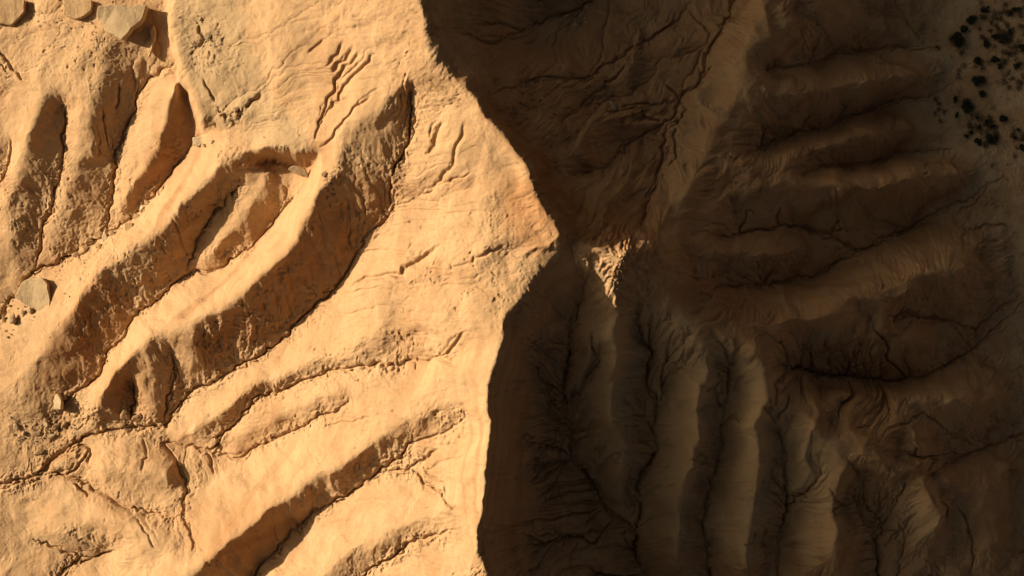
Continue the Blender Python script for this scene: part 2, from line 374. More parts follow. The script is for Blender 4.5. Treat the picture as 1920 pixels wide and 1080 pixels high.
# crumbly popcorn clay on the steep down-right faces, fine crust everywhere
patch = np.clip(fbm(FX, FY, 7, 77, 2) * 2.2 + .45, 0, 1)
pop = 1 - np.abs(fbm(FX, FY, 1.5, 31, 5, .65)) * 2.6
H += (pop - .5) * .36 * down * patch * inner
H += fbm(FX, FY, .8, 45, 3, .7) * (.05 + .14 * down * patch) * inner
H += fbm(FX, FY, 3.0, 51, 5, .6) * .18 * inner
gp = np.clip(fbm(FX, FY, 12, 211, 3) * 1.8 + .55, .15, 1)
H += (vnoise(FX, FY, .42, 212) + .7 * vnoise(FX, FY, .31, 213)) * .055 * gp * inner
pk = fbm(FX, FY, 1.0, 214, 4, .75)
H -= np.clip(pk - .33, 0, .3) * 1.2 * gp * inner * (fbm(FX, FY, 5, 215, 2) > .02)     # small pits and clods
# flutes running straight down the steep faces: noise smeared along the fall line
ux, uy = SX / np.maximum(slope, .04), SY / np.maximum(slope, .04)
def flute(scale, seed, reach, step):
    acc = 0; tot = 0; base_n = fbm(FX, FY, scale, seed, 2, .6)
    for sg in (-1, 1):
        x, y = FX.copy(), FY.copy()
        for k_ in range(reach):
            gi = np.clip((x + 110) / FS, -1, len(mx)).astype(np.int32) + 77; gj = np.clip((y + 64) / FS, -1, len(my)).astype(np.int32) + 77
            wt = 1 - k_ / reach
            acc = acc + base_n[gj, gi] * wt; tot += wt
            x += sg * ux[gj, gi] * step; y += sg * uy[gj, gi] * step
    return acc / tot
FL = flute(.75, 141, 12, .22); FL /= FL[200:-200, 200:-200].std()
FL2 = flute(2.3, 171, 14, .4); FL2 /= FL2[200:-200, 200:-200].std()
st2_ = np.clip((slope - .35) * 2.0, 0, 1)
H -= np.clip(np.abs(FL2), 0, 2) * (.34 * down * (1 - smoothsample(right)) + .26 * smoothsample(right)) * st2_ * inner * (1 - .8 * smoothsample(crisp)) * np.clip(fbm(FX, FY, 14, 179, 2) * 2 + .75, .2, 1)
fpatch = np.clip(fbm(FX, FY, 9, 177, 2) * 2 + .7, .25, 1)
st_ = np.clip((slope - .30) * 2.2, 0, 1)
shade = np.clip(down + smoothsample(right) * .8, 0, 1)
H += -np.abs(FL) * (.17 + .07 * smoothsample(right)) * st_ * fpatch * inner * (.12 + .88 * shade)
# crags and crumbling ground seen at these places (photo pixels: centre, radii, strength, size)
for cx_, cy_, rx_, ry_, am_, sc_, sd_ in [(765,638,60,26,.9,1.6,1),(850,772,50,22,.9,1.5,2),(800,490,60,28,.6,1.8,3),(1140,505,30,62,.8,.9,4),(1175,468,55,9,.9,.9,5),
        (432,214,34,18,1.6,1.6,6),(530,305,52,22,1.1,2.0,7),(820,200,55,75,.5,1.2,8),(400,110,50,60,.45,1.2,9),(230,460,95,60,.3,1.6,10),(100,795,45,30,1.1,1.6,11),
        (30,820,50,40,.7,1.3,12),(215,770,28,40,.8,1.8,13),(120,1040,90,28,.8,2.2,14),(890,1050,40,18,1.0,1.2,15),(560,800,50,24,.5,1.4,16),(150,470,70,40,.6,1.3,17),
        (130,520,50,30,.6,1.2,18),(260,805,60,16,.6,1.3,19),(960,420,90,60,.35,1.2,20),(740,1030,60,18,.7,1.3,21),(420,470,60,40,.4,1.2,22),(330,380,60,60,.35,1.3,23),
        (430,290,45,30,.5,1.2,24),(60,900,90,40,.4,1.4,25),(330,930,16,60,.6,1.4,26),(630,340,30,24,.8,1.2,27),(560,600,120,30,.0,1,28),(1140,450,90,20,.6,1.2,29)]:
    x_, y_ = unproj(cx_, cy_, 36)
    m_ = np.clip(1.4 - np.hypot((FX - x_) / (rx_ * .1), (FY - y_) / (ry_ * .1)) * 1.2 + fbm(FX, FY, 2.5, sd_ + 300, 2) * .6, 0, 1)
    j_ = np.nonzero(m_.max(1) > 0)[0]; i_ = np.nonzero(m_.max(0) > 0)[0]
    if len(j_) and am_ > 0:
        sl = (slice(j_[0], j_[-1] + 1), slice(i_[0], i_[-1] + 1))
        H[sl] += (.35 - np.abs(fbm(FX[sl], FY[sl], sc_, sd_ + 400, 5, .68)) * 2.2) * .55 * am_ * m_[sl]
# cracks
def seg_dist(pts, jit, seed):
    q = []
    r = random.Random(seed)
    P = []
    for a, b in pts:
        x, y = unproj(a, b, 35); 
        for _ in range(3):
            zz = float(bil(Z, np.array([x]), np.array([y]), ST)[0]); x, y = unproj(a, b, zz)
        P.append((x, y))
    Q = [P[0]]
    for i in range(len(P)-1):
        L = math.dist(P[i], P[i+1]); n = max(2, int(L / .8))
        for t in range(1, n+1):
            u = t / n; x = P[i][0]*(1-u)+P[i+1][0]*u; y = P[i][1]*(1-u)+P[i+1][1]*u
            if t < n: x += r.uniform(-jit, jit); y += r.uniform(-jit, jit)
            Q.append((x, y))
    return Q
def carve(Q, depth, wid, taper=True):
    n = len(Q)
    for i in range(n-1):
        (xa, ya), (xb, yb) = Q[i], Q[i+1]; m = wid * 4
        i0, i1 = np.searchsorted(ax, [min(xa, xb)-m, max(xa, xb)+m]); j0, j1 = np.searchsorted(ay, [min(ya, yb)-m, max(ya, yb)+m])
        if i1 <= i0 or j1 <= j0: continue
        x = FX[j0:j1, i0:i1]; y = FY[j0:j1, i0:i1]
        L2 = (xb-xa)**2+(yb-ya)**2+1e-9; t = np.clip(((x-xa)*(xb-xa)+(y-ya)*(yb-ya))/L2, 0, 1)
        d = np.hypot(x-xa-t*(xb-xa), y-ya-t*(yb-ya))
        u = (i + t) / max(1, n-1); tp = np.clip(np.minimum(u, 1-u) * 5 + .25, 0, 1) if taper else 1
        c = depth * tp * np.exp(-(d / (wid * (.6 + .4 * tp)))**2)
        CUT[j0:j1, i0:i1] = np.maximum(CUT[j0:j1, i0:i1], c)
CUT = np.zeros_like(H)
for s_, (pts, dep, wd) in enumerate(CRACKS):
    if dep > 0:
        q_ = seg_dist(pts, .38, s_); carve(q_, dep * .9, wd * .62)
        r_ = random.Random(s_); dx_, dy_ = r_.uniform(-1.2, 1.2), r_.uniform(-1.2, 1.2)
        if pts[0][0] < 950: carve([(x + dx_ + r_.uniform(-.2, .2), y + dy_ + r_.uniform(-.2, .2)) for x, y in q_[r_.randint(0, 3):-r_.randint(1, 4)]], dep * .35, .22)
rr = random.Random(8)
for s_, l in enumerate(VALLEYS[:-5]):
    Q = seg_dist([(a, b) for a, b, c in l], .34, 200 + s_)
    carve(Q, 1.0, .23, True)
    if len(Q) > 14:                      # a second, braided thread
        Q2 = [(x + rr.uniform(-.5, .9), y + rr.uniform(-.9, .5)) for x, y in Q[3:-3]]
        carve(Q2, .55, .22, True)
# branching rills that climb from the heads of the shaded gullies
def branch(x, y, a, L, dep, wd, lvl, r):
    q_ = [(x, y)]; nst = max(3, int(L / .7)); aa = a
    for k_ in range(nst):
        aa += r.uniform(-.38, .38); aa = a + (aa - a) * .8
        x += math.cos(aa) * L / nst; y += math.sin(aa) * L / nst; q_.append((x, y))
        if lvl < 3 and k_ > 0 and r.random() < (.42, .34, .2)[lvl]:
            branch(x, y, aa + r.choice((-1, 1)) * r.uniform(.45, .95), L * (1 - k_ / nst) * r.uniform(.45, .8) + .8, dep * .75, wd * .8, lvl + 1, r)
    carve(q_[::-1], dep, wd)
rb = random.Random(41)
for px, py, a_, L_ in [(1062,800,120,13),(1068,780,62,12),(1060,840,160,10),(1072,850,40,8),(1110,895,60,9),(1075,865,185,13),(1225,800,130,9),(1228,770,55,12),(1215,720,100,9),
        (1222,850,140,8),(1205,920,35,8),(1185,980,75,9),(1358,740,70,9),(1356,760,115,8),(1352,800,45,7),(1345,870,150,7),(1457,780,60,8),(1457,790,120,8),(1470,920,140,8),(1472,960,50,7),
        (1640,1000,110,12),(1645,1010,65,14),(1655,1030,40,11),(1625,960,80,8),(1605,960,120,6),(1030,868,170,9),(1100,1000,175,12),(1240,735,50,8),(1205,640,60,8),(1205,650,125,7),
        (1064,720,110,9),(1380,430,60,5),(1463,423,110,5),(1580,440,60,5),(1440,535,80,5),(1513,697,80,8),(1580,703,95,8),(1657,710,85,9),(1610,705,70,8),(1545,700,110,7),(1700,600,60,5),
        (1520,235,80,5),(1600,215,60,5),(1440,275,100,5),(1530,110,60,6),(1240,240,170,8),(1280,180,150,6),(1313,140,40,5),(1820,1000,110,7),(1800,880,150,6),
        (1460,1040,140,7),(1330,1040,40,7),(1325,1000,150,6),(1215,1060,140,9)]:
    x_, y_ = unproj(px, py, 30); branch(x_, y_, R(a_), L_ * .62, rb.uniform(.85, 1.35), rb.uniform(.22, .34), 0, rb)
# rills found by the running water
lg = smoothsample(np.log(np.maximum(area, .05)))
CUT = np.maximum(CUT, np.clip((lg - 1.1) * .28, 0, 1.0) * (1 - fl * .8) * inner * np.clip(slope * 2, 0, 1) * (1 - .6 * smoothsample(crisp)) * (.08 + .27 * smoothsample(right) + .75 * smoothsample(dend)))
H -= CUT
# rubble texture on the gully floors and talus
lowm = smoothsample(near(VALLEYS[:20], 1.5)) * (1 - smoothsample(right))
H += np.clip(1 - np.abs(fbm(FX, FY, 1.3, 61, 5, .62)) * 3.5, 0, 1) * .40 * lowm * inner * np.clip(fbm(FX, FY, 6, 99, 2) * 2 + .6, 0, 1)
# land beyond the surveyed part
far = np.clip((np.maximum(np.abs(FX) - 115, np.abs(FY) - 68)) / 60, 0, 1)
hills = (1 - np.abs(fbm(FX, FY, 90, 90, 4)) * 2.2) * 16 * np.clip(H / 20 + .05, 0, 1)
H = H + far * (hills - 4 * far)

# wander: crests and gullies swing a little instead of running true
def wander(X, Y):
    a_ = fbm(X, Y, 6.5, 601, 4, .46) * 1.35; b_ = fbm(X, Y, 6.5, 641, 4, .46) * 1.35
    m_ = np.clip(np.minimum(116 - np.abs(X), 69 - np.abs(Y)) / 8, 0, 1)
    return a_ * m_, b_ * m_
WX, WY = wander(FX, FY)
mesh = bpy.data.meshes.new('terrain')
co = np.stack([FX + WX, FY + WY, H], -1).reshape(-1, 3).astype(np.float32)
mesh.vertices.add(NX * NY); mesh.vertices.foreach_set('co', co.ravel())
I = np.arange(NX*NY).reshape(NY, NX)
q = np.stack([I[:-1, :-1], I[:-1, 1:], I[1:, 1:], I[1:, :-1]], -1).reshape(-1, 4).astype(np.int32)
nf = len(q)
mesh.loops.add(nf*4); mesh.loops.foreach_set('vertex_index', q.ravel())
mesh.polygons.add(nf); mesh.polygons.foreach_set('loop_start', np.arange(0, nf*4, 4, dtype=np.int32))
mesh.polygons.foreach_set('use_smooth', np.ones(nf, bool))
mesh.update()

def inpoly(X, Y, poly):
    ins = np.zeros(X.shape, bool); n = len(poly)
    for i in range(n):
        (xa, ya), (xb, yb) = poly[i], poly[(i+1) % n]
        c = ((ya > Y) != (yb > Y)) & (X < (xb-xa)*(Y-ya)/((yb-ya) or 1e-9)+xa); ins ^= c
    return ins
# kind of rock at the surface: caprock (grey) and iron-stained clay (red brown)
def rockmask(polys, soft):
    Mk = np.zeros((ny, nx))
    for poly, z, a in polys:
        Mk = np.maximum(Mk, inpoly(XX, YY, [unproj(p[0], p[1], z) for p in poly]) * a)
    return smoothsample(np.clip(blur(Mk, soft / ST), 0, 1))
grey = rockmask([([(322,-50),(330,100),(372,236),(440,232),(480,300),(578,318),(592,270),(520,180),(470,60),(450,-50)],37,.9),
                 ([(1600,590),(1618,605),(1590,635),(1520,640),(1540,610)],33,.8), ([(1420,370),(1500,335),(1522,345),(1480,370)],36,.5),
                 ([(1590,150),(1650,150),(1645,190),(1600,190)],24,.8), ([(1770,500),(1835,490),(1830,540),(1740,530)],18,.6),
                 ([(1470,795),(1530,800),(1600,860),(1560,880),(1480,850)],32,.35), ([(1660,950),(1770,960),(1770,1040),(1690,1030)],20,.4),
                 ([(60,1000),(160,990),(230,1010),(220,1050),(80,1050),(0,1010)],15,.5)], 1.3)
red = rockmask([([(1055,430),(1000,330),(940,250),(840,120),(900,160),(1010,270),(1110,400),(1180,462),(1110,465)],54,1.0),
                ([(1055,435),(1000,330),(930,340),(950,420),(1020,500)],58,.65),
                ([(1110,460),(1225,460),(1260,400),(1170,380),(1080,400)],50,.8),
                ([(1255,545),(1320,500),(1450,560),(1500,590),(1420,640),(1350,625)],44,.6),
                ([(1480,745),(1560,720),(1700,730),(1730,860),(1640,870),(1590,850),(1530,795)],30,.5),
                ([(600,380),(740,370),(735,410),(640,520),(560,600),(470,610),(380,690),(330,680),(400,590),(510,500)],39,.5), ([(478,284),(590,290),(584,330),(480,312)],38,1.0),
                ([(90,630),(200,510),(250,580),(190,680),(110,740),(50,720)],18,.7), ([(880,60),(1360,40),(1330,120),(1260,260),(1240,400),(1190,450),(1110,440),(1000,300),(900,150)],42,.42), ([(1250,420),(1400,230),(1700,90),(1780,300),(1840,520),(1780,700),(1500,740),(1430,640),(1300,560)],28,.25), ([(920,700),(1040,640),(1060,900),(1180,1000),(1190,1090),(920,1090)],42,.08), ([(290,960),(420,920),(560,940),(450,1062),(380,1062)],25,.35),
                ([(375,240),(330,330),(210,395),(270,320),(330,240),(335,180)],26,.7), ([(210,690),(300,650),(240,780),(175,760)],20,.6)], 1.2)
pale = rockmask([([(1100,600),(1160,560),(1260,560),(1350,625),(1425,650),(1450,740),(1530,795),(1600,860),(1590,1090),(1240,1090),(1200,1000),(1110,930),(1060,760)],38,.85),  # pale clay, with extra light on the shaded-side spurs painted into the colour
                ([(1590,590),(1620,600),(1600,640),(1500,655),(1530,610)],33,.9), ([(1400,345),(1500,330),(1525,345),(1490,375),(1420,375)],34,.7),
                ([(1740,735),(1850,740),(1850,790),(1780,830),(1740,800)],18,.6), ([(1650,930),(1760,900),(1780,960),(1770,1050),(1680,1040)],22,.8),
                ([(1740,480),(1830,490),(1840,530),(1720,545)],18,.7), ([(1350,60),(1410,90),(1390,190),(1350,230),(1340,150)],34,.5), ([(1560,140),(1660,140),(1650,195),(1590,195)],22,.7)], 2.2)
for nm, arr in (('grey_rock', grey), ('red_clay', red), ('pale_clay_glow', pale)):
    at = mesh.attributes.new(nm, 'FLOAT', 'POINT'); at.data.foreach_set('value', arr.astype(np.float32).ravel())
ter = bpy.data.objects.new('terrain', mesh); C.collection.objects.link(ter)
ter['kind'] = 'structure'; ter['label'] = 'bare sandstone badlands ridge with eroded spurs and gullies'

# ------------------------------------------------------------------ materials
def newmat(name):
    m = bpy.data.materials.new(name); m.use_nodes = True; n = m.node_tree; b = n.nodes['Principled BSDF']
    b.inputs['Roughness'].default_value = .95; b.inputs['Specular IOR Level'].default_value = .15
    return m, n, b
def mixc(n, f, a, b, mode='MIX'):
    m = n.nodes.new('ShaderNodeMix'); m.data_type = 'RGBA'; m.blend_type = mode
    for k_, v in (('Factor', f), ('A', a), ('B', b)):
        if hasattr(v, 'links'): n.links.new(v, m.inputs[k_])
        else: m.inputs[k_].default_value = v if k_ == 'Factor' else (*v, 1)
    return m.outputs['Result']
def mth(n, op, a, b=None, clamp=False):
    m = n.nodes.new('ShaderNodeMath'); m.operation = op; m.use_clamp = clamp
    for i_, v in enumerate((a, b)):
        if v is None: continue
        if hasattr(v, 'links'): n.links.new(v, m.inputs[i_])
        else: m.inputs[i_].default_value = v
    return m.outputs[0]
def ntex(n, vec, scale, det=4, rough=.55):
    t = n.nodes.new('ShaderNodeTexNoise'); t.inputs['Scale'].default_value = scale; t.inputs['Detail'].default_value = det; t.inputs['Roughness'].default_value = rough
    if vec is not None: n.links.new(vec, t.inputs['Vector'])
    return t.outputs['Fac']
SAND = (.50, .30, .150); PALE = (.56, .35, .185); BROWN = (.30, .145, .058); RED = (.34, .15, .055); GREY = (.42, .285, .155)
tm, n, b = newmat('badland_clay')
geo = n.nodes.new('ShaderNodeNewGeometry'); pos = geo.outputs['Position']
sep = n.nodes.new('ShaderNodeSeparateXYZ'); n.links.new(pos, sep.inputs[0])
big = ntex(n, pos, .035, 3); med = ntex(n, pos, .25, 5); fine = ntex(n, pos, 2.2, 5, .65)
# strata follow the height, slightly tilted and wavy
h = mth(n, 'ADD', sep.outputs['Z'], mth(n, 'MULTIPLY', sep.outputs['X'], .035))
h = mth(n, 'ADD', h, mth(n, 'MULTIPLY', big, 5.0)); h = mth(n, 'ADD', h, mth(n, 'MULTIPLY', med, 1.6))
cmb = n.nodes.new('ShaderNodeCombineXYZ'); n.links.new(h, cmb.inputs['Z'])
st1 = ntex(n, cmb.outputs[0], .28, 2, .5); st2 = ntex(n, cmb.outputs[0], 1.5, 3, .7)
def ramp(n, v, lo, hi):
    r_ = n.nodes.new('ShaderNodeMapRange'); r_.inputs['From Min'].default_value = lo; r_.inputs['From Max'].default_value = hi; n.links.new(v, r_.inputs['Value']); return r_.outputs[0]
nz = n.nodes.new('ShaderNodeSeparateXYZ'); n.links.new(geo.outputs['True Normal'], nz.inputs[0])
steep = ramp(n, nz.outputs['Z'], .93, .70)             # bare beds show where it is steep, dust lies where it is gentle
expo = mth(n, 'ADD', mth(n, 'MULTIPLY', steep, .85), .10)
expo = mth(n, 'MULTIPLY', expo, mth(n, 'ADD', mth(n, 'MULTIPLY', ramp(n, ntex(n, pos, .12, 4), .35, .6), .7), .3))
col = mixc(n, ramp(n, med, .3, .7), SAND, PALE)
col = mixc(n, mth(n, 'MULTIPLY', ramp(n, ntex(n, pos, .09, 5, .6), .50, .66), .38), col, (.42, .215, .10))
col = mixc(n, mth(n, 'MULTIPLY', ramp(n, ntex(n, pos, .7, 6, .7), .52, .70), .35), col, (.60, .40, .22))
col = mixc(n, mth(n, 'MULTIPLY', mth(n, 'MULTIPLY', ramp(n, st1, .50, .62), expo), .6), col, BROWN)
col = mixc(n, mth(n, 'MULTIPLY', mth(n, 'MULTIPLY', ramp(n, st2, .55, .75), expo), .5), col, BROWN)
col = mixc(n, mth(n, 'MULTIPLY', mth(n, 'MULTIPLY', ramp(n, st2, .42, .30), expo), .45), col, (.55, .40, .24))
at = n.nodes.new('ShaderNodeAttribute'); at.attribute_name = 'red_clay'
col = mixc(n, mth(n, 'MULTIPLY', at.outputs['Fac'], ramp(n, med, .15, .55)), col, RED)
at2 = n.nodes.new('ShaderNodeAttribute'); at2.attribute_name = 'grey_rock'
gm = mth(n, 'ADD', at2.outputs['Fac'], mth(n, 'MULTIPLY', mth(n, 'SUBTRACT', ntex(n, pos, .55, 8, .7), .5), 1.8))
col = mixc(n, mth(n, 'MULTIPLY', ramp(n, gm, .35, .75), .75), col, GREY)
col = mixc(n, mth(n, 'MULTIPLY', ramp(n, fine, .55, .8), .35), col, (.27, .16, .08))
col = mixc(n, mth(n, 'MULTIPLY', ramp(n, fine, .45, .25), .25), col, (.60, .42, .24))
sb = ntex(n, cmb.outputs[0], 4.5, 3, .75)
col = mixc(n, mth(n, 'MULTIPLY', mth(n, 'MULTIPLY', ramp(n, sb, .54, .66), steep), .45), col, (.20, .10, .045))
at3 = n.nodes.new('ShaderNodeAttribute'); at3.attribute_name = 'pale_clay_glow'
col = mixc(n, mth(n, 'MULTIPLY', ramp(n, mth(n, 'ADD', at3.outputs['Fac'], mth(n, 'MULTIPLY', mth(n, 'SUBTRACT', ntex(n, pos, .3, 6, .65), .5), 1.2)), .35, .8), .65), col, (.58, .405, .225))  # paler clay tone that also brightens those spurs
# small dark grit scattered over the dust
vo = n.nodes.new('ShaderNodeTexVoronoi'); vo.inputs['Scale'].default_value = 1.1; n.links.new(pos, vo.inputs['Vector'])
grit = mth(n, 'MULTIPLY', ramp(n, vo.outputs['Distance'], .16, .07), ramp(n, ntex(n, pos, .18, 3), .54, .64))
col = mixc(n, mth(n, 'MULTIPLY', grit, .55), col, (.22, .13, .07))
flatm = mth(n, 'MULTIPLY', ramp(n, sep.outputs['Z'], 4.5, 1.5), 1.0)
col = mixc(n, mth(n, 'MULTIPLY', flatm, ramp(n, ntex(n, pos, .16, 6, .7), .40, .60)), col, (.62, .43, .25))
col = mixc(n, mth(n, 'MULTIPLY', flatm, ramp(n, ntex(n, pos, .45, 6, .75), .56, .72)), col, (.16, .105, .06))
n.links.new(col, b.inputs['Base Color'])
bp = n.nodes.new('ShaderNodeBump'); bp.inputs['Strength'].default_value = .9; bp.inputs['Distance'].default_value = .16
bn = mth(n, 'ADD', ntex(n, pos, 2.6, 8, .78), mth(n, 'MULTIPLY', ntex(n, pos, .9, 3, .6), .8))
n.links.new(bn, bp.inputs['Height']); n.links.new(bp.outputs[0], b.inputs['Normal'])
mesh.materials.append(tm)

def rockmat(name, c1, c2):
    m, n, b = newmat(name); tc = n.nodes.new('ShaderNodeTexCoord'); v = tc.outputs['Object']
    c = mixc(n, ramp(n, ntex(n, v, .7, 5), .3, .7), c1, c2)
    c = mixc(n, mth(n, 'MULTIPLY', ramp(n, ntex(n, v, 4, 4, .7), .55, .75), .4), c, tuple(x * .55 for x in c1))
    n.links.new(c, b.inputs['Base Color'])
    p = n.nodes.new('ShaderNodeBump'); p.inputs['Strength'].default_value = 1.0; p.inputs['Distance'].default_value = .22
    c = mixc(n, ramp(n, ntex(n, v, 1.3, 8, .75), .50, .66), c, (.50, .31, .16)); n.links.new(c, b.inputs['Base Color'])
    n.links.new(ntex(n, v, 2.5, 6, .7), p.inputs['Height']); n.links.new(p.outputs[0], b.inputs['Normal']); return m
M_GREY = rockmat('grey_sandstone', (.40, .275, .155), (.48, .345, .20))
M_TAN = rockmat('tan_sandstone', (.46, .28, .14), (.56, .36, .19))
M_PALE = rockmat('pale_sandstone', (.58, .42, .25), (.66, .50, .32))
M_BROWN = rockmat('brown_clay_rock', (.30, .18, .09), (.40, .25, .13))

# ------------------------------------------------------------------ rocks
def hgt(x, y):
    a_ = b_ = 0.0
    for _ in range(2):
        i_ = int(np.clip(np.searchsorted(ax, x - a_), 1, NX-1)); j_ = int(np.clip(np.searchsorted(ay, y - b_), 1, NY-1))
        a_, b_ = float(WX[j_, i_]), float(WY[j_, i_])
    x -= a_; y -= b_
    i_ = int(np.clip(np.searchsorted(ax, x), 1, NX-1)); j_ = int(np.clip(np.searchsorted(ay, y), 1, NY-1))
    return float(np.percentile(H[max(0, j_-4):j_+5, max(0, i_-4):i_+5], 60))
def ground(px, py):
    x, y = unproj(px, py, 30)
    for _ in range(6):
        z_ = hgt(x, y); x, y = unproj(px, py, z_)
    return x, y, z_
def link(o): C.collection.objects.link(o); return o
def finish(bm, name, mat, seed, amp, size):
    bmesh.ops.recalc_face_normals(bm, faces=bm.faces)
    bmesh.ops.bevel(bm, geom=bm.edges[:], offset=size * .05, segments=1, affect='EDGES', clamp_overlap=True)
    bmesh.ops.triangulate(bm, faces=bm.faces)
    for _ in range(2 if size < 1.5 else 3): bmesh.ops.subdivide_edges(bm, edges=bm.edges[:], cuts=1, use_grid_fill=True)
    for v in bm.verts:
        p = v.co * (1.3 / max(size, .3)) + Vector((seed * 3.1, seed * 1.7, 0))
        v.co += mnoise.noise_vector(p * 1.2) * amp * size * .5 + mnoise.noise_vector(p * 4) * amp * size * .22
    me = bpy.data.meshes.new(name); bm.to_mesh(me); bm.free(); me.materials.append(mat)
    me.shade_smooth()
    if size > 1.2: me.set_sharp_from_angle(angle=R(38))
    return me
def boulder_mesh(name, sx, sy, sz, seed, mat, npt=16):
    r = random.Random(seed); bm = bmesh.new()
    for _ in range(npt):
        v = Vector((r.gauss(0, 1), r.gauss(0, 1), r.gauss(0, 1))).normalized() * r.uniform(.82, 1.05)
        bm.verts.new((v.x * sx / 2, v.y * sy / 2, v.z * sz / 2))
    g_ = bmesh.ops.convex_hull(bm, input=bm.verts[:])
    bmesh.ops.delete(bm, geom=[e for e in g_['geom_interior'] if isinstance(e, bmesh.types.BMVert)], context='VERTS')
    return finish(bm, name, mat, seed, .08, min(sx, sy))
def boulder(px, py, wpx, hpx, label, mat=M_TAN, seed=1, rot=0, tall=.7, sink=.16, name='boulder', group=None):
    if px < 320 and px > 130: wpx *= 1.25; hpx *= 1.25; tall = max(tall, .65)
    x, y, z_ = ground(px, py); sx, sy = wpx * .1, hpx * .1; sz = min(sx, sy) * tall
    o = link(bpy.data.objects.new(name, boulder_mesh(name, sx, sy, sz, seed, mat)))
    o.location = (x, y, z_ + sz * (.5 - sink)); o.rotation_euler = (0, 0, R(rot))
    o['label'] = label; o['category'] = 'boulder'
    if group: o['group'] = group
    return o
def slab(outline, rise, thick, label, mat=M_GREY, seed=1, name='rock_slab', flare=1.0, lift=0.0, group=None):
    """outline in photo pixels; rise = heights of the top above the ground at each corner"""
    cx = sum(p[0] for p in outline) / len(outline); cy = sum(p[1] for p in outline) / len(outline)
    x0, y0, z0 = ground(cx, cy); bm = bmesh.new(); top, bot = [], []
    rj = random.Random(seed); o2, r2 = [], []
    for i_ in range(len(outline)):
        (ax_, ay_), (bx_, by_) = outline[i_], outline[(i_+1) % len(outline)]; L_ = math.hypot(bx_-ax_, by_-ay_); k_ = max(1, int(L_ / 9))
        for q_ in range(k_):
            u_ = (q_ + (rj.uniform(-.25, .25) if q_ else 0)) / k_; jt = (min(2.0, L_ * .07) if q_ else .5)
            o2.append((ax_ + (bx_-ax_)*u_ + rj.uniform(-jt, jt), ay_ + (by_-ay_)*u_ + rj.uniform(-jt, jt)))
            r2.append(rise[i_]*(1-u_) + rise[(i_+1) % len(rise)]*u_)
    outline, rise = o2, r2
    for (px, py), rs in zip(outline, rise):
        zt = z0 + rs; x, y = unproj(px, py, zt)
        top.append(bm.verts.new((x - x0, y - y0, rs)))
        bx = (x - x0) * flare; by = (y - y0) * flare
        bot.append(bm.verts.new((bx, by, rs - thick)))
    bm.faces.new(top); bm.faces.new(bot[::-1]); n_ = len(top)
    for i_ in range(n_): bm.faces.new((top[i_], bot[i_], bot[(i_+1) % n_], top[(i_+1) % n_]))
    me = finish(bm, name, mat, seed, .075, 3)
    o = link(bpy.data.objects.new(name, me)); o.location = (x0, y0, z0 + lift); o['label'] = label; o['category'] = 'rock slab'
    if group: o['group'] = group
    return o
slab([(27,556),(42,528),(58,519),(78,521),(89,534),(94,583),(86,588),(66,580),(46,571)], [.4,.7,1.2,2.2,2.9,2.6,2.0,.8,.5], 3.2,
     'big flat grey boulder lying in the lower left gully, black shadow on its right', seed=3)
slab([(185,10),(275,10),(268,32),(240,62),(228,74),(196,58),(180,30)], [2.2,3.6,3.4,3.0,2.4,1.0,1.2], 2.4,
     'wide grey tilted slab at the top edge, with a dark overhang on its right', seed=5)
slab([(-20,-5),(46,0),(44,22),(34,36),(22,48),(-20,40)], [1.2,2.2,2.0,1.5,1.0,.8], 2.0,
     'pale tan slab in the top left corner', M_TAN, seed=6)
slab([(120,-5),(172,0),(170,20),(158,30),(142,36),(118,26)], [1.0,2.2,2.0,1.6,1.2,.8], 2.0,
     'small tan slab at the top edge between two larger slabs', M_TAN, seed=7)
slab([(547,311),(572,315),(577,326),(578,334),(568,331),(553,324),(540,318)], [4.2,4.0,3.8,3.6,3.6,3.8,4.0], .7,
     'thin pale lip of rock jutting out under the dark notch of the plateau', M_GREY, seed=9)
slab([(280,56),(288,46),(292,72),(284,94),(278,108),(275,90),(284,74)], [1.4,1.6,1.3,1.0,.5,.5,1.0], .9,
     'narrow curved tan flake standing beside the plateau wall', M_TAN, seed=10)
slab([(196,429),(200,444),(202,456),(192,457),(190,444)], [1.8,1.3,.8,.7,1.0], 1.2, 'pale triangular splinter standing in the boulder strip', M_PALE, seed=11, name='rock_splinter')
slab([(102,741),(108,738),(114,746),(115,768),(100,768),(100,752)], [1.6,1.9,1.9,1.4,.9,1.0], 1.8, 'upright pale grey stone wedged at the mouth of the dark gully', M_PALE, seed=12, name='standing_stone')
slab([(233,417),(248,417),(250,430),(240,437),(233,430)], [.7,.8,.7,.5,.5], .8, 'flat tan plate at the foot of the gully bank', M_TAN, seed=13)
slab([(361,257),(376,255),(383,268),(372,276),(362,272)], [.9,1.1,1.0,.7,.7], .9, 'white flat block below the corner of the plateau', M_PALE, seed=14)
